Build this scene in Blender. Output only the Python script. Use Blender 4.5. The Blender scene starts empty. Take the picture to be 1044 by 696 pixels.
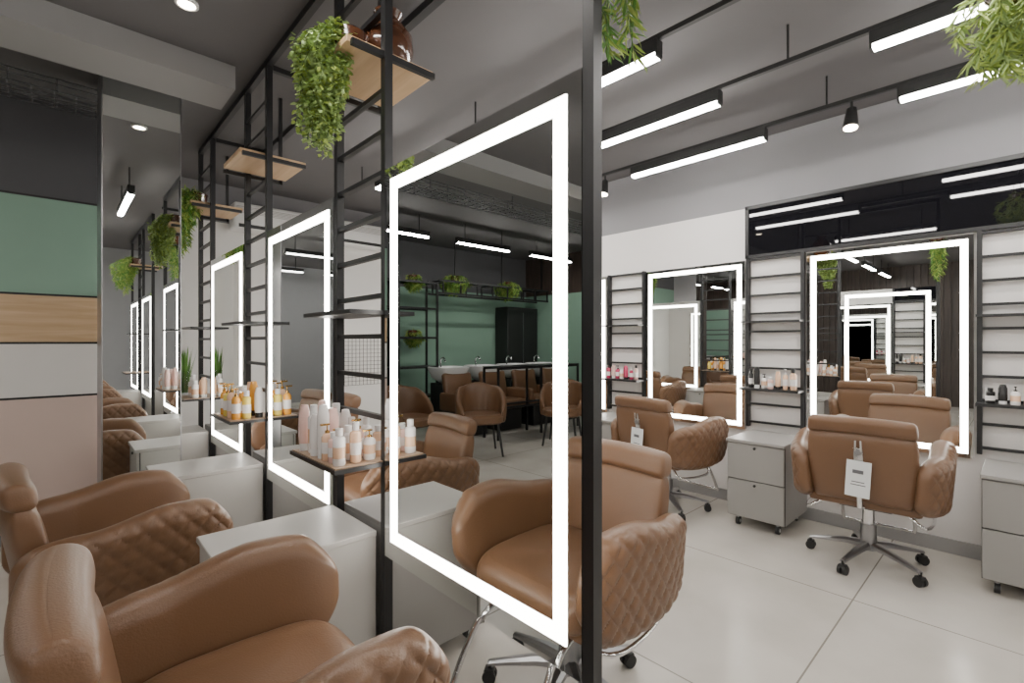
import bpy, bmesh, math, random
from mathutils import Vector, Matrix
random.seed(7)
S=bpy.context.scene
pi=math.pi

# ------------------------------------------------------------ materials
def mat(name,col,rough=0.5,metal=0.0,noise=0.0,nscale=8.0,bump=0.0,bscale=60.0,emit=None,estr=0.0,coat=0.0,spec=0.5,trans=0.0):
    m=bpy.data.materials.new(name); m.use_nodes=True
    nt=m.node_tree; p=nt.nodes["Principled BSDF"]
    p.inputs["Base Color"].default_value=(*col,1)
    p.inputs["Roughness"].default_value=rough
    p.inputs["Metallic"].default_value=metal
    p.inputs["Specular IOR Level"].default_value=spec
    p.inputs["Coat Weight"].default_value=coat
    p.inputs["Transmission Weight"].default_value=trans
    if emit:
        p.inputs["Emission Color"].default_value=(*emit,1); p.inputs["Emission Strength"].default_value=estr
    tc=nt.nodes.new("ShaderNodeTexCoord")
    if noise>0:
        n=nt.nodes.new("ShaderNodeTexNoise"); n.inputs["Scale"].default_value=nscale; n.inputs["Detail"].default_value=5
        nt.links.new(tc.outputs["Object"],n.inputs["Vector"])
        mx=nt.nodes.new("ShaderNodeMix"); mx.data_type='RGBA'
        mx.inputs[6].default_value=(*[c*(1-noise) for c in col],1)
        mx.inputs[7].default_value=(*[min(1,c*(1+noise)) for c in col],1)
        nt.links.new(n.outputs["Fac"],mx.inputs[0]); nt.links.new(mx.outputs[2],p.inputs["Base Color"])
    if bump>0:
        n=nt.nodes.new("ShaderNodeTexNoise"); n.inputs["Scale"].default_value=bscale; n.inputs["Detail"].default_value=3
        nt.links.new(tc.outputs["Object"],n.inputs["Vector"])
        b=nt.nodes.new("ShaderNodeBump"); b.inputs["Strength"].default_value=bump; b.inputs["Distance"].default_value=0.004
        nt.links.new(n.outputs["Fac"],b.inputs["Height"]); nt.links.new(b.outputs[0],p.inputs["Normal"])
    return m

def wood(name,c1,c2,axis='X',scale=3.0):
    m=mat(name,c1,0.45); nt=m.node_tree; p=nt.nodes["Principled BSDF"]
    tc=nt.nodes.new("ShaderNodeTexCoord"); mp=nt.nodes.new("ShaderNodeMapping")
    sc={'X':(.6,9,9),'Y':(9,.6,9),'Z':(9,9,.6)}[axis]
    mp.inputs["Scale"].default_value=sc
    n=nt.nodes.new("ShaderNodeTexNoise"); n.inputs["Scale"].default_value=scale; n.inputs["Detail"].default_value=8; n.inputs["Distortion"].default_value=.6
    r=nt.nodes.new("ShaderNodeValToRGB"); r.color_ramp.elements[0].position=.3; r.color_ramp.elements[1].position=.7
    r.color_ramp.elements[0].color=(*c1,1); r.color_ramp.elements[1].color=(*c2,1)
    nt.links.new(tc.outputs["Object"],mp.inputs["Vector"]); nt.links.new(mp.outputs[0],n.inputs["Vector"])
    nt.links.new(n.outputs["Fac"],r.inputs[0]); nt.links.new(r.outputs[0],p.inputs["Base Color"])
    return m

def math_node(nt,op,a,b=None,c=None):
    n=nt.nodes.new("ShaderNodeMath"); n.operation=op
    for i,v in enumerate((a,b,c)):
        if v is None: continue
        if isinstance(v,(int,float)): n.inputs[i].default_value=v
        else: nt.links.new(v,n.inputs[i])
    return n.outputs[0]

def floor_mat():
    m=mat("floor_tiles",(.55,.53,.50),0.2); nt=m.node_tree; p=nt.nodes["Principled BSDF"]
    g=nt.nodes.new("ShaderNodeNewGeometry"); sp=nt.nodes.new("ShaderNodeSeparateXYZ"); nt.links.new(g.outputs["Position"],sp.inputs[0])
    T=1.2
    def gr(o,off):
        a=math_node(nt,'ADD',o,off+T*20); a=math_node(nt,'DIVIDE',a,T); a=math_node(nt,'FRACT',a)
        a=math_node(nt,'SUBTRACT',a,.5); a=math_node(nt,'ABSOLUTE',a); return math_node(nt,'GREATER_THAN',a,.5-.003)
    gx=gr(sp.outputs[0],-3.03); gy=gr(sp.outputs[1],-.62); gm=math_node(nt,'MAXIMUM',gx,gy)
    n=nt.nodes.new("ShaderNodeTexNoise"); n.inputs["Scale"].default_value=1.6; n.inputs["Detail"].default_value=7
    nt.links.new(g.outputs["Position"],n.inputs["Vector"])
    r=nt.nodes.new("ShaderNodeValToRGB"); r.color_ramp.elements[0].position=.3; r.color_ramp.elements[1].position=.7
    r.color_ramp.elements[0].color=(.48,.45,.40,1); r.color_ramp.elements[1].color=(.61,.58,.53,1)
    nt.links.new(n.outputs["Fac"],r.inputs[0])
    mx=nt.nodes.new("ShaderNodeMix"); mx.data_type='RGBA'; nt.links.new(gm,mx.inputs[0]); nt.links.new(r.outputs[0],mx.inputs[6])
    mx.inputs[7].default_value=(.24,.22,.19,1); nt.links.new(mx.outputs[2],p.inputs["Base Color"])
    rr=nt.nodes.new("ShaderNodeMapRange"); rr.inputs[3].default_value=.15; rr.inputs[4].default_value=.30
    nt.links.new(n.outputs["Fac"],rr.inputs[0]); nt.links.new(rr.outputs[0],p.inputs["Roughness"])
    return m

def split_wall_mat(name,zs,lo,hi,rough=.7):
    m=mat(name,lo,rough); nt=m.node_tree; p=nt.nodes["Principled BSDF"]
    g=nt.nodes.new("ShaderNodeNewGeometry"); sp=nt.nodes.new("ShaderNodeSeparateXYZ"); nt.links.new(g.outputs["Position"],sp.inputs[0])
    f=math_node(nt,'GREATER_THAN',sp.outputs[2],zs)
    mx=nt.nodes.new("ShaderNodeMix"); mx.data_type='RGBA'; nt.links.new(f,mx.inputs[0])
    mx.inputs[6].default_value=(*lo,1); mx.inputs[7].default_value=(*hi,1)
    nt.links.new(mx.outputs[2],p.inputs["Base Color"]); return m

LEATHER=mat("brown_leather",(.158,.083,.043),.36,noise=.07,nscale=5,bump=.2,bscale=220)
CHROME=mat("chrome",(.75,.75,.76),.12,1.0)
STEEL=mat("satin_steel",(.36,.36,.37),.3,1.0)
BLACK=mat("black_metal",(.012,.012,.013),.4,noise=.1)
PLASTIC=mat("black_plastic",(.016,.016,.016),.45)
MIRROR=mat("mirror_silver",(.88,.90,.89),.0,1.0)
SMOKE=mat("gloss_charcoal_panel",(.105,.105,.112),.12)
DARKGLASS=mat("black_glass",(.006,.006,.008),.02,0,spec=.7)
LED=mat("mirror_led",(1,1,1),.5,emit=(1,.95,.87),estr=17)
TUBE=mat("tube_led",(1,1,1),.5,emit=(1,.96,.91),estr=60)
SPOT=mat("spot_glow",(1,1,1),.5,emit=(1,.84,.62),estr=40)
GREYCAB=mat("grey_laminate",(.30,.29,.275),.45,noise=.03)
WHITECAB=mat("light_grey_laminate",(.42,.405,.38),.4,noise=.03)
CEIL=mat("ceiling_paint",(.125,.12,.122),.8,noise=.03)
WHITE=mat("white_paint",(.76,.74,.71),.7,noise=.02)
WALLG=mat("grey_paint",(.24,.24,.25),.75,noise=.03)
SOFFIT=mat("soffit_paint",(.27,.265,.265),.7)
GREEN=mat("green_panel",(.235,.375,.29),.6,noise=.03)
PINK=mat("blush_panel",(.64,.50,.44),.6,noise=.02)
OAK=wood("oak_panel",(.50,.33,.18),(.64,.46,.28),'X')
OAKY=wood("oak_board",(.52,.34,.18),(.66,.46,.27),'Y')
SLAT=wood("dark_slats",(.035,.025,.02),(.07,.05,.04),'Z')
CERAM=mat("white_ceramic",(.85,.85,.85),.15,coat=.4)
POT=mat("brown_glaze",(.08,.03,.014),.15,coat=.8)
GLASS=mat("vase_glass",(.9,.95,.95),.02,trans=1.0)
LEAF1=mat("leaf_variegated",(.30,.42,.14),.5,noise=.45,nscale=25)
LEAF2=mat("leaf_green",(.10,.25,.035),.45,noise=.4,nscale=15)
LEAF3=mat("leaf_lime",(.32,.42,.08),.5,noise=.3,nscale=15)
STEM=mat("stem",(.10,.16,.04),.6)
SHTOP=mat("shelf_top",(.36,.25,.17),.4)
B_WHITE=mat("bottle_white",(.84,.81,.79),.25)
B_PINK=mat("bottle_blush",(.80,.55,.49),.25)
B_AMBER=mat("bottle_amber",(.78,.36,.05),.2,coat=.5)
B_YEL=mat("bottle_yellow",(.80,.62,.12),.25)
B_CLEAR=mat("bottle_peach",(.84,.55,.36),.12,coat=.6)
B_BLACK=mat("bottle_black",(.02,.02,.02),.25)
B_RED=mat("bottle_magenta",(.5,.05,.12),.25)
GOLD=mat("gold_cap",(.7,.45,.15),.25,1.0)
TAG=mat("laminated_tag",(.72,.74,.74),.2)
TAGINK=mat("tag_ink",(.12,.12,.13),.5)
WHITEP=mat("white_plastic",(.78,.78,.77),.35)

# ------------------------------------------------------------ builder
class B:
    def __init__(s): s.bm=bmesh.new(); s.mats=[]
    def mi(s,m):
        if m not in s.mats: s.mats.append(m)
        return s.mats.index(m)
    def merge(s,t,m,M=None):
        k=s.mi(m); mp={}
        for v in t.verts: mp[v]=s.bm.verts.new(M@v.co if M else v.co)
        for f in t.faces:
            try:
                nf=s.bm.faces.new([mp[v] for v in f.verts]); nf.material_index=k; nf.smooth=True
            except ValueError: pass
        t.free()
    def box(s,c,d,m,bev=0,seg=1,rot=None):
        t=bmesh.new(); bmesh.ops.create_cube(t,size=1)
        for v in t.verts: v.co=Vector((v.co.x*d[0],v.co.y*d[1],v.co.z*d[2]))
        if bev>0: bmesh.ops.bevel(t,geom=t.edges[:],offset=min(bev,min(d)*.49),segments=seg,profile=.5,affect='EDGES')
        M=Matrix.Translation(c)
        if rot is not None: M=M@rot
        s.merge(t,m,M)
    def bb(s,a,b,m,bev=0,seg=1):
        s.box(((a[0]+b[0])/2,(a[1]+b[1])/2,(a[2]+b[2])/2),(abs(b[0]-a[0]),abs(b[1]-a[1]),abs(b[2]-a[2])),m,bev,seg)
    def cyl(s,p0,p1,r0,m,r1=None,seg=16):
        r1=r0 if r1 is None else r1
        p0=Vector(p0);p1=Vector(p1);d=p1-p0
        t=bmesh.new(); bmesh.ops.create_cone(t,cap_ends=True,segments=seg,radius1=r0,radius2=r1,depth=d.length)
        M=Matrix.Translation((p0+p1)/2)@d.to_track_quat('Z','Y').to_matrix().to_4x4()
        s.merge(t,m,M)
    def loft(s,rings,m,cap=True):
        k=s.mi(m); R=[[s.bm.verts.new(p) for p in r] for r in rings]; n=len(R[0])
        for i in range(len(R)-1):
            for j in range(n):
                f=s.bm.faces.new((R[i][j],R[i][(j+1)%n],R[i+1][(j+1)%n],R[i+1][j])); f.material_index=k; f.smooth=True
        if cap:
            for r in (R[0],R[-1]):
                c=sum((v.co for v in r),Vector())/n; cv=s.bm.verts.new(c)
                for j in range(n):
                    f=s.bm.faces.new((r[j],r[(j+1)%n],cv)); f.material_index=k; f.smooth=True
    def lathe(s,o,prof,m,seg=20,cap=True):
        o=Vector(o)
        s.loft([[o+Vector((max(r,.0005)*math.cos(2*pi*j/seg),max(r,.0005)*math.sin(2*pi*j/seg),z)) for j in range(seg)] for r,z in prof],m,cap)
    def tube(s,pts,r,m,seg=10,closed=False):
        P=[Vector(p) for p in pts]; n=len(P); rings=[]; up=None
        for i in range(n):
            a=P[max(i-1,0)]; b=P[min(i+1,n-1)]; d=(b-a).normalized()
            if up is None: up=Vector((0,0,1)) if abs(d.z)<.9 else Vector((1,0,0))
            x=d.cross(up).normalized(); y=x.cross(d).normalized(); up=y
            rings.append([P[i]+x*r*math.cos(2*pi*j/seg)+y*r*math.sin(2*pi*j/seg) for j in range(seg)])
        s.loft(rings,m)
    def poly(s,pts,m):
        f=s.bm.faces.new([s.bm.verts.new(p) for p in pts]); f.material_index=s.mi(m); f.smooth=False
    def mesh(s,name,recalc=True):
        if recalc: bmesh.ops.recalc_face_normals(s.bm,faces=s.bm.faces[:])
        me=bpy.data.meshes.new(name); s.bm.to_mesh(me); s.bm.free()
        for m in s.mats: me.materials.append(m)
        me.set_sharp_from_angle(angle=math.radians(38))
        return me
    def obj(s,name,loc=(0,0,0),rz=0,recalc=True):
        return place(s.mesh(name,recalc),name,loc,rz)
def place(me,name,loc=(0,0,0),rz=0):
    o=bpy.data.objects.new(name,me); S.collection.objects.link(o); o.location=loc; o.rotation_euler=(0,0,rz); return o
def interp(x,pts):
    if x<=pts[0][0]: return pts[0][1]
    for (a,fa),(b,fb) in zip(pts,pts[1:]):
        if x<=b:
            t=(x-a)/(b-a); t=t*t*(3-2*t); return fa+(fb-fa)*t
    return pts[-1][1]
def cr(pts,n):
    P=[Vector(p) for p in pts]; P=[P[0]*2-P[1]]+P+[P[-1]*2-P[-2]]; out=[]
    for i in range(1,len(P)-2):
        for k in range(n):
            t=k/n; a,b,c,d=P[i-1],P[i],P[i+1],P[i+2]
            out.append(.5*((2*b)+(c-a)*t+(2*a-5*b+4*c-d)*t*t+(3*b-a-3*c+d)*t**3))
    out.append(P[-2]); return out

# ------------------------------------------------------------ room constants
XP=0.905; XW=4.16; HC=3.0
XL=-5.2; YN=-3.6; YF=5.8; YF2=7.0; YPAN=4.6
def slab(name,a,b,m):
    o=B(); o.bb(a,b,m); return o.obj(name)
slab("floor",(XL-.1,YN-.1,-.1),(XW+.1,YF2+.1,0),floor_mat())
slab("ceiling",(XL-.1,YN-.1,HC),(XW+.1,YF2+.1,HC+.1),CEIL)
slab("wall_right",(XW,YN,0),(XW+.1,YF,HC),split_wall_mat("wall_right_paint",2.45,(.76,.735,.715),(.235,.23,.243)))
slab("wall_far",(.4,YF,0),(XW+.1,YF+.1,HC),split_wall_mat("wall_far_paint",2.6,(.74,.73,.71),(.235,.23,.243)))
slab("wall_far_return",(.3,YPAN+.1,0),(.4,YF+.1,HC),WHITE)
slab("wall_left_return",(-.75,YPAN+.1,0),(-.65,YF2,HC),WALLG)
slab("wall_far_left",(XL,YF2,0),(-.65,YF2+.1,HC),split_wall_mat("wall_far_left_paint",2.25,(.235,.375,.29),(.08,.08,.085)))
slab("wall_near",(XL,YN-.1,0),(XW,YN,HC),WALLG)
o=B(); o.bb((XL-.1,YN,0),(XL,YF2,HC),SLAT)
for i in range(0,70):
    y=YN+.1+i*.12
    if y<4.6: o.bb((XL,y,0),(XL+.03,y+.06,HC),SLAT)
o.bb((XL,4.7,0),(XL+.02,YF2,2.25),GREEN)
o.obj("wall_left")
o=B(); o.bb((-.75,YPAN+.012,0),(.4,YPAN+.1,HC),WALLG)
for z0,z1,m in ((2.34,HC,SMOKE),(1.675,2.33,GREEN),(1.345,1.665,OAK),(.975,1.335,WHITE),(0.08,.965,PINK)):
    o.bb((-.75,YPAN,z0),(.4,YPAN+.02,z1),m)
for z in (.97,1.34,1.67,2.335): o.bb((-.75,YPAN-.004,z-.007),(.4,YPAN+.02,z+.007),BLACK)
o.obj("wall_panelled")
o=B(); o.bb((.20,3.745,0),(.575,4.12,HC),WALLG)
o.bb((.197,3.73,.0),(.578,3.745,HC-.005),MIRROR)
o.bb((.19,3.73,0),(.197,4.12,HC-.005),STEEL); o.bb((.578,3.73,0),(.585,4.12,HC-.005),STEEL)
o.obj("mirror_column")
slab("trim_soffit",(XL,3.25,2.86),(.78,3.6,HC-.001),SOFFIT)
SK=mat("skirting",(.33,.325,.32),.5)
slab("baseboard_right",(XW-.015,YN,0),(XW,YF,.09),SK)
slab("baseboard_far",(.4,YF-.015,0),(XW-.015,YF,.09),SK)

o=B(); y0,y1=-2.6,1.585
o.bb((XW-.02,y0,2.045),(XW-.006,y1,2.44),DARKGLASS)
for a,b in (((XW-.035,y0,2.03),(XW-.001,y1,2.055)),((XW-.035,y0,2.43),(XW-.001,y1,2.457)),((XW-.035,y1-.025,2.03),(XW-.001,y1,2.457)),((XW-.035,y0,2.03),(XW-.001,y0+.025,2.457))):
    o.bb(a,b,BLACK)
o.obj("dark_glass_panel_1")  # framed dark glass panel fixed on the solid wall above the mirrors, no opening

# ------------------------------------------------------------ LED mirrors
def led_frame(o,xf,sgn,w,h,z0,ins,bw,dz):
    a=w/2-ins; zb=z0+ins+dz; zt=z0+h-ins
    x0,x1=xf,xf+sgn*.003
    o.bb((x0,-a,zb),(x1,a,zb+bw),LED); o.bb((x0,-a,zt-bw),(x1,a,zt),LED)
    o.bb((x0,-a,zb+bw),(x1,-a+bw,zt-bw),LED); o.bb((x0,a-bw,zb+bw),(x1,a,zt-bw),LED)
def mk_mirror(double,w,h,z0):
    o=B()
    if double:
        o.bb((-.018,-w/2,z0),(-.014,w/2,z0+h),MIRROR); o.bb((.014,-w/2,z0),(.018,w/2,z0+h),MIRROR)
        o.bb((-.014,-w/2+.002,z0+.002),(.014,w/2-.002,z0+h-.002),STEEL)
        led_frame(o,-.018,-1,w,h,z0,.045,.041,.02); led_frame(o,.018,1,w,h,z0,.045,.041,.02)
    else:
        o.bb((-.03,-w/2,z0),(-.026,w/2,z0+h),MIRROR); o.bb((-.026,-w/2+.002,z0+.002),(0,w/2-.002,z0+h-.002),STEEL)
        led_frame(o,-.03,-1,w,h,z0,.026,.036,.0)
    return o.mesh("led_mirror")
MD=mk_mirror(True,.924,1.43,.556); MS=mk_mirror(False,.915,1.39,.625)
PM=[1.169,2.557,3.96]
for y in PM: place(MD,"led_mirror",(XP,y,0))
for y in (-.75,-2.15): place(MD,"led_mirror",(XP,y,0))
WM=[.678,2.045,3.415,4.8,-.69,-2.06]
for y in WM: place(MS,"led_mirror",(XW-.001,y,0))

# ------------------------------------------------------------ display frame between mirrors
def frame(name,pairs,ends,y0,y1):
    o=B(); t=.032
    for y in ends: o.bb((XP-t/2,y-t/2,0),(XP+t/2,y+t/2,HC-.002),BLACK)
    o.bb((XP-t/2,y0,HC-.04),(XP+t/2,y1,HC-.002),BLACK)
    for a,b in pairs:
        z=1.06
        while z<2.9:
            o.bb((XP-.011,a,z-.009),(XP+.011,b,z+.009),BLACK); z+=.155
        for yy in (a,b):
            o.bb((XP-.14,yy-.010,2.412),(XP+.21,yy+.010,2.434),BLACK)
        o.bb((XP+.19,b-.010,2.412),(XP+.21,b+.010,HC-.002),BLACK)
        o.bb((XP-.15,a-.01,1.45),(XP+.05,b+.01,1.466),BLACK)
        o.bb((XP-.205,a-.01,.885),(XP+.055,b+.01,.90),BLACK)
        o.bb((XP-.198,a,.90),(XP+.048,b,.904),SHTOP)
    return o.obj(name)
frame("metal_display_frame",[(1.65,2.072),(3.045,3.472),(4.45,4.88)],[.690,1.65,2.072,3.042,3.475,4.446,4.885],.674,4.901)
frame("metal_display_frame",[(-1.67,-1.23)],[-.27,-1.23,-1.67,-2.63],-2.65,-.25)
for yc in (1.86,3.26,4.665,-1.45):
    o=B(); o.box((0,0,0),(.37,.37,.026),OAKY,.002); o.obj("wood_shelf_board",(XP+.04,yc,2.448))
o=B()
o.bb((1.28,-2.6,HC-.06),(1.32,4.9,HC-.02),BLACK)
for y in (.3,1.65,3.05,4.45): o.bb((XP+.02,y-.015,HC-.055),(1.29,y+.015,HC-.025),BLACK)
o.obj("ceiling_rail_frame")

# ------------------------------------------------------------ wall racks
def rack(y):
    o=B(); a,b=y-.20,y+.20; x1=XW-.001
    for yy in (a,b): o.bb((x1-.045,yy-.012,.66),(x1,yy+.012,2.028),BLACK)
    z=.70
    while z<2.02:
        o.bb((x1-.04,a,z-.008),(x1-.01,b,z+.008),BLACK); z+=.146
    o.bb((x1-.18,a-.012,.965),(x1,b+.012,.982),BLACK); o.bb((x1-.15,a-.012,1.50),(x1,b+.012,1.513),BLACK)
    return o.obj("slatted_shelf_rack")
RY=[1.362,2.73,4.1,-.005,-1.375]
for y in RY: rack(y)

# ------------------------------------------------------------ cabinets
def cabinet_mesh(m,depth=.5,w=.39):
    o=B(); d=depth
    o.bb((-d/2+.02,-w/2,.075),(d/2,w/2,.62),m,.003)
    o.bb((-d/2-.01,-w/2-.004,.615),(d/2,w/2+.004,.637),m,.003)
    for z0,z1 in ((.08,.345),(.352,.61)):
        o.bb((-d/2,-w/2+.003,z0),(-d/2+.018,w/2-.003,z1),m,.003)
        o.bb((-d/2+.017,-w/2+.001,z0-.006),(-d/2+.021,w/2-.001,z1+.004),PLASTIC)
    for z in (.32,.585): o.cyl((-d/2-.008,0,z),(-d/2+.001,0,z),.009,PLASTIC)
    for x in (-d/2+.06,d/2-.06):
        for y in (-w/2+.06,w/2-.06):
            o.cyl((x,y,.05),(x,y,.076),.012,STEEL); o.cyl((x,y-.012,.028),(x,y+.012,.028),.028,PLASTIC,seg=20)
            o.cyl((x,y-.014,.028),(x,y+.014,.028),.012,WHITEP)
    return o.mesh("drawer_cabinet")
CG=cabinet_mesh(GREYCAB)
for y in (1.325,2.695,-.03,4.07,-1.4): place(CG,"drawer_cabinet",(3.87,y,0))
CW=cabinet_mesh(WHITECAB,.5)
for y in (1.88,3.26,4.66,-1.45):
    place(CW,"drawer_cabinet",(.63,y,0)); place(CG,"drawer_cabinet",(1.18,y,0),pi)

# ------------------------------------------------------------ salon chair (faces +X)
def quilt(x,z,px=.074,pz=.088):
    a=x/px+z/pz; b=x/px-z/pz
    d=min(abs(a-round(a)),abs(b-round(b)))*2
    return 1-math.exp(-d*4.5)
def sal_arm(b,side,dz):
    xm,hl=-.008,.335; NX,NS=110,124; rings=[]
    top=[(-.34,.725),(-.16,.725),(.10,.772),(.22,.772),(.33,.72)]
    bot=[(-.34,.40),(.0,.385),(.20,.395),(.33,.46)]
    for i in range(NX+1):
        u=-math.cos(pi*i/NX); x=xm+hl*u
        e=max(.0008,(1-abs(u)**5))**.5
        zt=interp(x,top); zb=interp(x,bot); zm=(zt+zb)/2; half=(zt-zb)/2*(.32+.68*e) if u<0 else (zt-zb)/2*e**.8
        r=min(.058*e**.9,half*.95); L=2*(half-r); P=2*L+2*pi*r; ring=[]
        for k in range(NS):
            s=P*k/NS
            if s<L: y,z,ny=r,-L/2+s,1
            elif s<L+pi*r:
                a=(s-L)/r; y,z,ny=r*math.cos(a),L/2+r*math.sin(a),math.cos(a)
            elif s<2*L+pi*r: y,z,ny=-r,L/2-(s-L-pi*r),-1
            else:
                a=pi+(s-2*L-pi*r)/r; y,z,ny=r*math.cos(a),-L/2+r*math.sin(a),math.cos(a)
            w=max(0,min(1,(ny-.15)/.5)); zz=zm+z
            y+=w*.010*(quilt(x,zz)-.6)*min(1,e*1.2)
            yb=-.028*max(0,-u-.3)/.7
            yy=.297+.026*(1-u*u)+yb+.08*(zz-.5)+y
            ring.append(Vector((x,side*yy,zz+dz)))
        rings.append(ring)
    b.loft(rings,LEATHER)
def superring(cx,cy,z,hx,hy,n,N,fx=lambda x,y:(x,y)):
    r=[]
    for k in range(N):
        a=2*pi*k/N; c,s=math.cos(a),math.sin(a)
        x=hx*math.copysign(abs(c)**(2/n),c); y=hy*math.copysign(abs(s)**(2/n),s)
        x,y=fx(x,y); r.append(Vector((cx+x,cy+y,z)))
    return r
def sal_back(b,dz):
    N=72
    def seg(z0,z1,t0,wf,bulge,M):
        out=[]
        for i in range(M+1):
            v=-math.cos(pi*i/M); z=(z0+z1)/2+(z1-z0)/2*v; e=max(.0004,1-abs(v)**bulge)**.5
            cx=-.258-.17*(z-.45); w=interp(z,wf)
            out.append([Vector((p.x+.25*p.y*p.y, p.y, p.z+dz-.16*p.y*p.y)) for p in superring(cx,0,z,t0*e,w*(.90+.10*e),5,N)])
        return out
    b.loft(seg(.43,.850,.054,[(.43,.240),(.65,.256),(.9,.258)],5,24),LEATHER)
    b.loft(seg(.826,.925,.056,[(.8,.258),(.95,.250)],3.4,20),LEATHER)
def sal_seat(b,dz):
    rings=[]
    for i in range(17):
        v=-math.cos(pi*i/16); z=.475+.065*v; e=max(.02,1-abs(v)**3)**.5
        hx=.265*(.80+.20*e); hy=.262*(.84+.16*e)
        rings.append([Vector((p.x,p.y,p.z+dz+(.018*(1-(p.x/.3)**2) if v>0 else 0)-(.02*max(0,(p.x-.15)/.15)**2 if v>0 else 0))) for p in superring(.03,0,z,hx,hy,7,72)])
    last=rings[-1]; c=sum(last,Vector())/len(last)
    for f in (.75,.5,.25): rings.append([c+(p-c)*f+Vector((0,0,.006*(1-f))) for p in last])
    b.loft(rings,LEATHER)
    b.box((.0,0,.42+dz),(.48,.54,.07),LEATHER,.02,2)
def chair_mesh(tag=True,dz=0.0):
    b=B(); sal_arm(b,1,dz); sal_arm(b,-1,dz); sal_back(b,dz); sal_seat(b,dz)
    b.box((0,0,.375+dz),(.30,.26,.03),PLASTIC,.005)
    b.cyl((0,0,.13),(0,0,.37+dz),.032,CHROME,seg=24); b.cyl((0,0,.12),(0,0,.24),.042,STEEL,seg=24)
    b.cyl((0,0,.085),(0,0,.14),.05,STEEL,.042,24)
    for k in range(5):
        a=2*pi*k/5+.35; c,s=math.cos(a),math.sin(a); rings=[]
        for r,z,w,h in ((.03,.112,.026,.022),(.12,.108,.023,.018),(.22,.092,.018,.013),(.31,.076,.014,.009)):
            rings.append([Vector((c*r-s*yy*w,s*r+c*yy*w,z+zz*h)) for yy,zz in ((-1,-.7),(1,-.7),(1,.3),(.5,1),(-.5,1),(-1,.3))])
        b.loft(rings,STEEL)
        x,y=c*.305,s*.305
        b.cyl((x,y,.05),(x,y,.08),.008,PLASTIC)
        for q in (-.014,.014):
            b.cyl((x-s*(q-.008),y+c*(q-.008),.027),(x-s*(q+.008),y+c*(q+.008),.027),.027,PLASTIC,seg=18)
        b.box((x,y,.047),(.04,.04,.022),PLASTIC,.006,2,Matrix.Rotation(a,4,'Z'))
    def Z(l): return [(p[0],p[1],p[2]+dz*min(1,max(0,(p[2]-.1)/.28))) for p in l]
    b.tube(cr(Z([(.12,-.17,.39),(.26,-.18,.35),(.34,-.19,.24),(.40,-.19,.13),(.43,-.15,.115),(.43,.15,.115),(.40,.19,.13),(.34,.19,.24),(.26,.18,.35),(.12,.17,.39)]),6),.011,CHROME)
    for sd in (-1,1):
        b.tube(cr(Z([(-.2,sd*.2,.39),(-.22,sd*.27,.34),(-.1,sd*.30,.325),(.08,sd*.30,.325),(.16,sd*.26,.35),(.14,sd*.2,.39)]),6),.009,CHROME)
    if tag:
        b.box((-.350,0,.66+dz),(.02,.045,.20),CHROME,.006,2,Matrix.Rotation(-.17,4,'Y'))
        b.tube([(-.335,.0,.54+dz),(-.32,0,.42+dz),(-.18,0,.385+dz)],.014,CHROME)
        b.cyl((-.38,0,.735+dz),(-.35,0,.735+dz),.02,STEEL)
        b.tube([(-.375,.014,.74+dz),(-.382,.012,.80+dz)],.006,CHROME); b.tube([(-.375,-.014,.74+dz),(-.382,-.012,.80+dz)],.006,CHROME)
        R=Matrix.Rotation(.04,4,'Y')@Matrix.Rotation(.05,4,'X')
        b.box((-.375,0,.585+dz),(.003,.115,.20),TAG,.001,1,R)
        for i in range(4): b.box((-.3775,0,.52+i*.016+dz),(.001,.07-.01*(i%2),.005),TAGINK,0,1,R)
        b.box((-.3775,0,.625+dz),(.001,.05,.02),TAGINK,0,1,R)
    return b.mesh("salon_chair")
CH=chair_mesh(False,-.01); CHL=chair_mesh(False,-.055); CHT=chair_mesh(True)
place(CH,"salon_chair",(.325,1.215,0),math.radians(-1))
place(CHL,"salon_chair",(.20,2.62,0),math.radians(5))
place(CH,"salon_chair",(.30,-.75,0),0); place(CH,"salon_chair",(.28,-2.2,0),.06)
place(CH,"salon_chair",(1.44,1.22,0),math.radians(180))
place(CH,"salon_chair",(1.45,2.57,0),math.radians(177)); place(CH,"salon_chair",(1.45,3.96,0),pi)
place(CH,"salon_chair",(1.45,-.75,0),pi)
place(CHT,"salon_chair",(3.62,.660,0),math.radians(3))
place(CHT,"salon_chair",(3.62,2.00,0),math.radians(-8))
place(CHT,"salon_chair",(3.62,3.40,0),0)

# ------------------------------------------------------------ ceiling lights
def lamp(name,x0,y0,x1,y1,z=2.71,rods=True):
    L=math.hypot(x1-x0,y1-y0); ang=math.atan2(y1-y0,x1-x0)
    o=B(); o.bb((-L/2,-.028,.02),(L/2,.028,.084),PLASTIC,.002)
    o.bb((-L/2+.012,-.023,.0),(L/2-.012,.023,.02),TUBE)
    o.bb((-L/2,-.024,.001),(-L/2+.012,.024,.02),PLASTIC); o.bb((L/2-.012,-.024,.001),(L/2,.024,.02),PLASTIC)
    if rods:
        for x in (-L*.35,L*.35): o.cyl((x,0,.08),(x,0,HC-z),.006,PLASTIC,seg=8)
    return o.obj(name,((x0+x1)/2,(y0+y1)/2,z),ang)
for x in (2.10,2.775,3.49):
    for a,b in ((1.2,2.25),(-.52,.50),(2.95,4.0),(-2.3,-1.25)):
        lamp("linear_led_light",x,a,x,b,rods=False)
    o=B(); o.bb((x-.012,-2.6,2.796),(x+.012,4.6,2.82),PLASTIC)
    for y in (-2,-.9,.85,2.6,4.3): o.cyl((x,y,2.81),(x,y,HC),.006,PLASTIC,seg=8)
    o.obj("light_track")
lamp("linear_led_light",.5,.72,.5,1.8); lamp("linear_led_light",.3,-1.6,.3,-.5)
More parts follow.
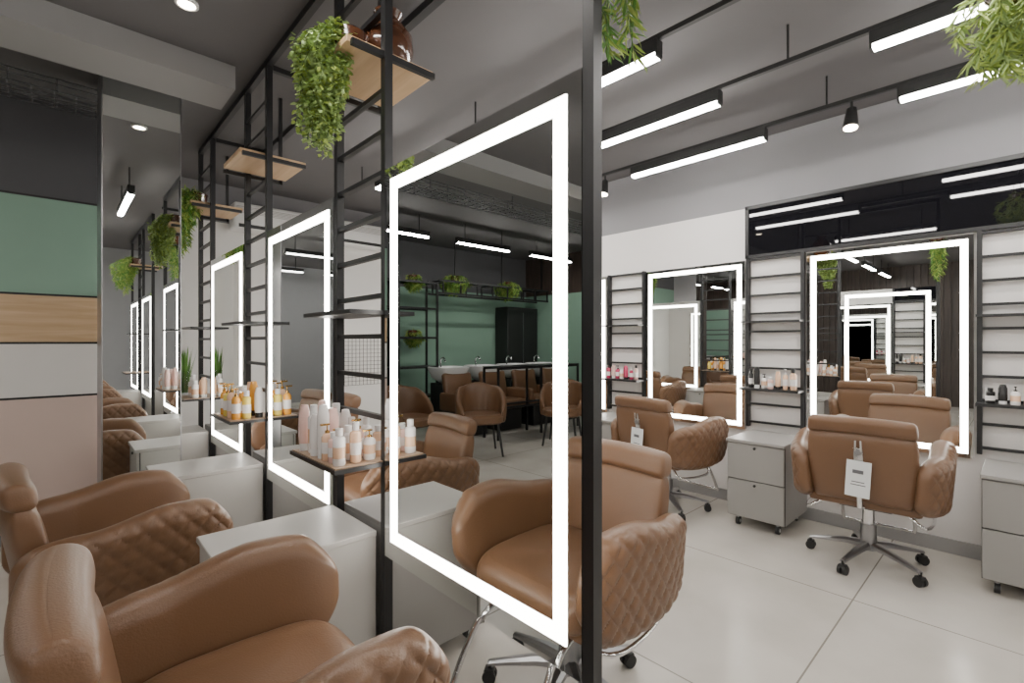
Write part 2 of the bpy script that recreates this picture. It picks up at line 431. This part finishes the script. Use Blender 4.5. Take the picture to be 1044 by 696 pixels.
for xx in (-1.3,-2.75,-4.2):
    for y in (5.4,2.0,-.4,-2.4): lamp("linear_led_light",xx-.5,y,xx+.5,y)
def spot(x,y,dx,dy):
    o=B(); o.cyl((0,0,.075),(0,0,.02),.008,PLASTIC)
    o.cyl((0,0,.03),(dx*.09,dy*.09,-.09),.026,PLASTIC,.042,20)
    o.cyl((dx*.0905,dy*.0905,-.0905),(dx*.092,dy*.092,-.0925),.036,SPOT,seg=20)
    o.obj("track_spotlight",(x,y,2.72))
spot(3.49,.72,-.3,0); spot(3.49,2.52,-.3,0); spot(2.775,2.6,.2,0); spot(3.49,4.3,.3,0)
for x,y in ((.46,2.8),(-.8,1.2),(-2.2,3.0)):
    o=B(); o.lathe((0,0,0),[(.05,0),(.05,-.012),(.038,-.014),(.038,-.004)],WHITEP,24); o.cyl((0,0,-.010),(0,0,-.004),.037,SPOT,seg=20)
    o.obj("recessed_downlight",(x,y,HC))

# ------------------------------------------------------------ AC, mesh panel
o=B(); o.box((0,0,0),(.85,.22,.28),WHITEP,.03,3); o.bb((-.38,-.116,-.12),(.38,-.105,-.085),PLASTIC)
for i in range(5): o.bb((-.4,-.113,.03+i*.015),(.4,-.108,.034+i*.015),GREYCAB)
AC=o.mesh("air_conditioner")
place(AC,"air_conditioner",(2.85,YF-.1105,2.66)); place(AC,"air_conditioner",(1.75,YF-.1105,2.66))
o=B()
for i in range(21): o.bb((-.5+i*.05-.002,-.004,-.3),(-.5+i*.05+.002,-.0005,.3),PLASTIC)
for i in range(13): o.bb((-.5,-.006,-.3+i*.05-.002),(.5,-.002,-.3+i*.05+.002),PLASTIC)
o.obj("wire_grid_panel",(2.95,YF,1.1))

# ------------------------------------------------------------ plants
def leaf(o,p,d,n,L,W,m):
    d=d.normalized(); s=d.cross(n)
    if s.length<1e-3: s=Vector((1,0,0))
    s.normalize(); up=s.cross(d)
    a=p; b=p+d*L*.35+s*W; c=p+d*L*.35-s*W; m1=p+d*L*.4-up*W*.35; t=p+d*L-up*L*.08; b2=p+d*L*.75+s*W*.6; c2=p+d*L*.75-s*W*.6; m2=p+d*L*.75-up*W*.25
    o.poly((a,b,m1),m);o.poly((a,m1,c),m);o.poly((b,b2,m2,m1),m);o.poly((c,m1,m2,c2),m);o.poly((b2,t,m2),m);o.poly((c2,m2,t),m)
def trail(name,loc,n,length,kind,spread=.14,pot=True,bias=(0,0)):
    o=B(); R=random.Random(int(round(loc[0]*100)*31+round(loc[1]*100)))
    ms={'ivy':(LEAF1,LEAF1,LEAF3),'fern':(LEAF2,LEAF3),'lime':(LEAF3,LEAF1)}[kind]
    for i in range(n):
        a=R.uniform(0,2*pi); r=R.uniform(.3,1)*spread; Ln=length*R.uniform(.35,1)*(1.15-.35*r/spread)
        q=[Vector((0,0,.02)),Vector((math.cos(a)*r*.6+bias[0]*.5,math.sin(a)*r*.6+bias[1]*.5,.05+R.uniform(0,.05))),Vector((math.cos(a)*r+bias[0],math.sin(a)*r+bias[1],-.02))]
        k=5
        for j in range(1,k+1):
            f=1-.45*j/k
            q.append(Vector((bias[0]+math.cos(a)*r*f+R.uniform(-.02,.02),bias[1]+math.sin(a)*r*f+R.uniform(-.02,.02),-.02-Ln*j/k)))
        P=cr(q,6); o.tube(P[::3],.0016,STEM,4)
        for j in range(4,len(P)-1):
            dirn=(P[j+1]-P[j]).normalized()
            for _ in range(2):
                v=Vector((R.uniform(-1,1),R.uniform(-1,1),R.uniform(-.5,.4)))
                if kind=='ivy': leaf(o,P[j]+v*.008,v+dirn*.4,Vector((R.uniform(-.5,.5),R.uniform(-.5,.5),1)),R.uniform(.018,.028),R.uniform(.008,.012),R.choice(ms))
                else: leaf(o,P[j],v+dirn*.9,Vector((R.uniform(-1,1),R.uniform(-1,1),.6)),R.uniform(.04,.07),R.uniform(.0035,.0055),R.choice(ms))
    if pot: o.lathe((0,0,0),[(.05,0),(.07,.02),(.075,.09),(.065,.10),(.06,.06)],POT,20)
    return o.obj(name,loc,recalc=False)
ZB=2.463
trail("hanging_ivy",(.84,1.83,ZB),64,.41,'ivy',.11,bias=(-.12,0))
trail("trailing_fern",(.84,4.66,ZB),64,.42,'fern',.19,bias=(-.18,-.05))
trail("trailing_fern",(.84,-1.45,ZB),40,.42,'fern',.15,bias=(-.13,0))
o=B(); o.lathe((0,0,0),[(.045,0),(.075,.02),(.105,.10),(.10,.16),(.06,.21),(.045,.23),(.06,.255),(.05,.25)],POT,28); VA=o.mesh("brown_ceramic_vase")
place(VA,"brown_ceramic_vase",(1.01,1.83,ZB))
o=B(); o.bb((XP+.016,.680,2.44),(XP+.22,.700,2.455),BLACK); o.bb((XP+.02,.60,2.455),(XP+.20,.78,2.468),BLACK); o.obj("planter_bracket")
trail("hanging_fern",(XP+.11,.69,2.469),12,.44,'fern',.08)
t=trail("hanging_planter_fern",(2.34,.03,2.50),26,.26,'lime',.16)
o=B()
for a in (0,2.09,4.19): o.cyl((.07*math.cos(a),.07*math.sin(a),.09),(0,0,.35),.002,PLASTIC,seg=6)
o.cyl((0,0,.35),(0,0,HC-2.50),.003,PLASTIC,seg=6)
w=o.obj("hanger"); w.parent=t

# ------------------------------------------------------------ bottles
def bottle(o,x,y,z,r,h,m,cap=WHITEP,kind=0):
    if kind==0:
        o.lathe((x,y,z),[(r*.9,0),(r,.004),(r,h*.72),(r*.85,h*.76),(r*.45,h*.79),(r*.45,h*.81)],m,14); o.lathe((x,y,z),[(r*.62,h*.80),(r*.62,h*.99),(r*.55,h)],cap,12)
    elif kind==1:
        o.lathe((x,y,z),[(r*.85,0),(r*.85,h*.16)],cap,14); o.lathe((x,y,z),[(r*.9,h*.16),(r,h*.3),(r*.95,h*.8),(r*.6,h*.99),(r*.3,h)],m,14)
    elif kind==2:
        o.lathe((x,y,z),[(r*.9,0),(r,.004),(r,h*.62),(r*.7,h*.7),(r*.35,h*.73)],m,14); o.lathe((x,y,z),[(r*.4,h*.73),(r*.4,h*.8),(r*.12,h*.81),(r*.12,h*.94)],cap,10)
        o.box((x-r*.4,y,z+h*.96),(r*1.6,r*.5,h*.05),cap)
    else:
        o.lathe((x,y,z),[(r*.95,0),(r,.004),(r,h*.65)],m,16); o.lathe((x,y,z),[(r*1.03,h*.65),(r*1.03,h),(r*.9,h*1.0)],cap,16)
    if kind in (0,2): o.lathe((x,y,z),[(r*1.01,h*.2),(r*1.01,h*.5)],B_CLEAR if m is B_WHITE else B_WHITE,14,False)
def cluster(loc,spec):
    o=B()
    for s in spec: bottle(o,*s)
    return o.obj("hair_product_bottles",loc)
R=random.Random(3)
sp=[]
for i,(x,y) in enumerate([(-.165,.17),(-.15,.11),(-.165,.05),(-.10,.15),(-.09,.09),(-.04,.15),(-.11,.02),(-.04,.06),(-.16,-.01)]):
    sp.append((x,y,0,R.uniform(.021,.025),R.uniform(.16,.21),B_WHITE if i%3 else B_PINK,WHITEP,[1,0,1,1][i%4]))
for i,(x,y) in enumerate([(-.165,-.06),(-.16,-.11),(-.165,-.165),(-.11,-.04),(-.10,-.10),(-.05,-.02),(-.05,-.08),(.0,-.04),(-.10,-.16),(-.04,-.15),(.01,-.12)]):
    sp.append((x,y,0,R.uniform(.019,.023),R.uniform(.11,.15),[B_CLEAR,B_PINK,B_WHITE,B_CLEAR,B_WHITE][i%5],[GOLD,WHITEP,B_WHITE][i%3],[2,0,0][i%3]))
cluster((XP,1.86,.9045),sp)
sp=[]
for i in range(12):
    sp.append((-.165+.065*(i%3)+R.uniform(-.008,.008),-.16+.09*(i//3),0,R.uniform(.021,.027),R.uniform(.13,.21),[B_AMBER,B_YEL,B_WHITE,B_CLEAR,B_AMBER][i%5],[GOLD,WHITEP,B_BLACK][i%3],[2,0,1][i%3]))
cluster((XP,3.26,.9045),sp)
cluster((XP-.06,4.60,.9045),[(-.05+.06*(i%2),-.1+.06*(i//2),0,.025,.14+.02*(i%3),[B_WHITE,B_CLEAR][i%2],WHITEP,i%2) for i in range(5)])
cols=[[B_BLACK,B_BLACK,B_WHITE,B_PINK,B_CLEAR],[B_RED,B_PINK,B_RED,B_WHITE,B_RED],[B_WHITE,B_AMBER,B_BLACK,B_WHITE,B_PINK]]
for n,y in enumerate(RY[:4]):
    c=cols[n%3]
    cluster((XW-.105,y,.9825),[(R.uniform(-.035,.025),.15-.052*i,0,R.uniform(.017,.023),R.uniform(.09,.17),c[i%5] if i<5 or n else c[4],[B_BLACK,WHITEP][i%2],i%3) for i in range(7)])
o=B(); o.lathe((0,0,0),[(.045,0),(.045,.2),(.041,.2),(.041,.01)],GLASS,20)
for i in range(90):
    a=R.uniform(0,2*pi); r=R.uniform(0,.03); l=R.uniform(.25,.42); ox,oy=r*math.cos(a),r*math.sin(a); k=R.uniform(1,2.2)
    p0=Vector((ox,oy,.02)); p1=Vector((ox*k,oy*k,l*.6)); p2=Vector((ox*k*1.6,oy*k*1.6,l)); s=Vector((math.sin(a),-math.cos(a),0))*.007
    o.poly((p0-s,p0+s,p1+s,p1-s),LEAF2); o.poly((p1-s,p1+s,p2),LEAF2)
TV=o.mesh("tulip_leaves_vase"); place(TV,"tulip_leaves_vase",(.77,4.80,.9045))

# ------------------------------------------------------------ left room
def shampoo():
    o=B()
    o.bb((-.2,.1,0),(.2,.42,.72),PLASTIC,.01)
    rings=[]
    for hx,hy,z in ((.12,.12,.72),(.22,.22,.80),(.27,.27,.93),(.275,.275,.96),(.255,.255,.965),(.24,.24,.93),(.17,.17,.82),(.02,.02,.80)):
        rings.append(superring(0,.22,z,hx,hy,4,32))
    o.loft(rings,CERAM)
    o.tube(cr([(0,.42,.95),(0,.43,1.05),(0,.36,1.1),(0,.30,1.04)],5),.012,CHROME)
    o.box((0,-.28,.40),(.52,.52,.14),LEATHER,.05,3); o.box((0,-.02,.66),(.52,.10,.45),LEATHER,.045,3,Matrix.Rotation(-.2,4,'X'))
    for sx in (-.29,.29): o.box((sx,-.25,.48),(.08,.5,.26),LEATHER,.035,3)
    o.bb((-.22,-.45,0),(.22,.1,.33),PLASTIC,.01)
    return o.mesh("shampoo_basin_chair")
SH=shampoo()
for i in range(4): place(SH,"shampoo_basin_chair",(-2.6-.70*i,5.85,0))
def tub():
    o=B(); rings=[]
    for i in range(41):
        a=math.radians(-125+250*i/40); e=max(.05,1-abs(i/20-1)**8)**.5; h=interp(abs(i/20-1),[(0,.84),(.4,.80),(1,.60)])
        c,s=-math.cos(a),math.sin(a); ring=[]
        for k in range(24):
            t=2*pi*k/24; rr=.04*e*math.copysign(abs(math.cos(t))**.7,math.cos(t)); zz=(h-.36)/2*e*math.copysign(abs(math.sin(t))**.6,math.sin(t))
            R0=.27+rr+.05*((h+.36)/2+zz-.5); ring.append(Vector((c*R0,s*R0,(h+.36)/2+zz)))
        rings.append(ring)
    o.loft(rings,LEATHER); o.loft([superring(.02,0,z,.25*f,.25*f,3,32) for z,f in ((.38,.9),(.4,1),(.46,1),(.49,.9),(.495,.4))],LEATHER)
    for x,y in ((-.17,-.17),(.17,-.17),(-.17,.17),(.17,.17)): o.cyl((x*1.3,y*1.3,0),(x,y,.39),.012,PLASTIC,.016)
    return o.mesh("tub_armchair")
TB=tub()
place(TB,"tub_armchair",(-1.95,4.5,0),math.radians(-60)); place(TB,"tub_armchair",(-1.2,4.9,0),math.radians(-100)); place(TB,"tub_armchair",(-3.1,4.2,0),math.radians(-30))
def bigrack(x0,x1,y,zs,name,top=2.28):
    o=B()
    n=max(2,int((x1-x0)/.5)+1)
    for i in range(n):
        x=x0+(x1-x0)*i/(n-1)
        for yy in (y,y+.3): o.bb((x-.014,yy-.014,0),(x+.014,yy+.014,top),BLACK)
    for z in zs:
        for yy in (y,y+.3): o.bb((x0,yy-.012,z-.01),(x1,yy+.012,z+.01),BLACK)
        o.bb((x0,y,z+.01),(x1,y+.3,z+.022),BLACK)
    return o.obj(name)
bigrack(-2.55,-1.2,6.3,(.5,.95,1.4,1.85,2.25),"metal_shelving_rack")
o=B()
for yy in (6.3,6.6):
    for z in (2.1,2.3): o.bb((-5.1,yy-.014,z),(-2.58,yy+.014,z+.028),BLACK)
for i in range(8):
    x=-5.08+i*.345; o.bb((x-.012,6.3,2.3),(x+.012,6.6,2.328),BLACK)
    for yy in (6.3,6.6): o.bb((x-.01,yy-.01,2.1),(x+.01,yy+.01,2.32),BLACK)
    if i%3==0: o.bb((x-.01,6.44,2.32),(x+.01,6.46,HC),BLACK)
o.obj("overhead_trellis")
for x in (-3.0,-4.2): trail("potted_fern",(x,6.45,2.329),34,.22,'fern',.28)
for x,z in ((-1.5,1.873),(-2.2,1.423),(-1.45,.973),(-2.2,2.273)): trail("potted_fern",(x,6.45,z),26,.14,'fern',.17)
o=B(); o.bb((-5.15,6.62,0),(-4.35,6.98,2.0),PLASTIC,.01); o.bb((-4.755,6.61,.1),(-4.745,6.63,1.9),STEEL); o.obj("black_wardrobe")
o=B()
for yy in (4.92,5.22):
    for z in (.42,.96): o.bb((-4.3,yy-.014,z),(-2.6,yy+.014,z+.028),BLACK)
    for x in (-4.3,-3.45,-2.6): o.bb((x-.014,yy-.014,0),(x+.014,yy+.014,.98),BLACK)
o.bb((-4.31,4.9,.985),(-2.59,5.24,1.0),BLACK)
o.obj("black_console_table")
o=B()
for i in range(5): o.bb((-3.6,3.86+i*.07-.003,2.80),(.18,3.86+i*.07+.003,2.806),STEEL)
for i in range(39):
    x=-3.6+i*.097; o.bb((x-.003,3.86,2.806),(x+.003,4.14,2.812),STEEL)
for yy in (3.86,4.14):
    for z in (2.84,2.87): o.bb((-3.6,yy-.003,z),(.18,yy+.003,z+.006),STEEL)
    for i in range(19): x=-3.6+i*.2; o.bb((x-.003,yy-.003,2.8),(x+.003,yy+.003,2.88),STEEL)
for x in (-3.4,-2,-.6): o.bb((x,3.99,2.8),(x+.01,4.0,HC),STEEL)
o.obj("cable_tray")

# ------------------------------------------------------------ world + camera
w=bpy.data.worlds.new("World"); S.world=w; w.use_nodes=True
w.node_tree.nodes["Background"].inputs[0].default_value=(.5,.5,.52,1); w.node_tree.nodes["Background"].inputs[1].default_value=.3
cam=bpy.data.cameras.new("camera"); co=bpy.data.objects.new("camera",cam); S.collection.objects.link(co)
co.location=(0,0,1.35); cam.lens=17; cam.sensor_width=36; cam.clip_start=.02
co.rotation_euler=(pi/2,0,-math.radians(43.26)); S.camera=co
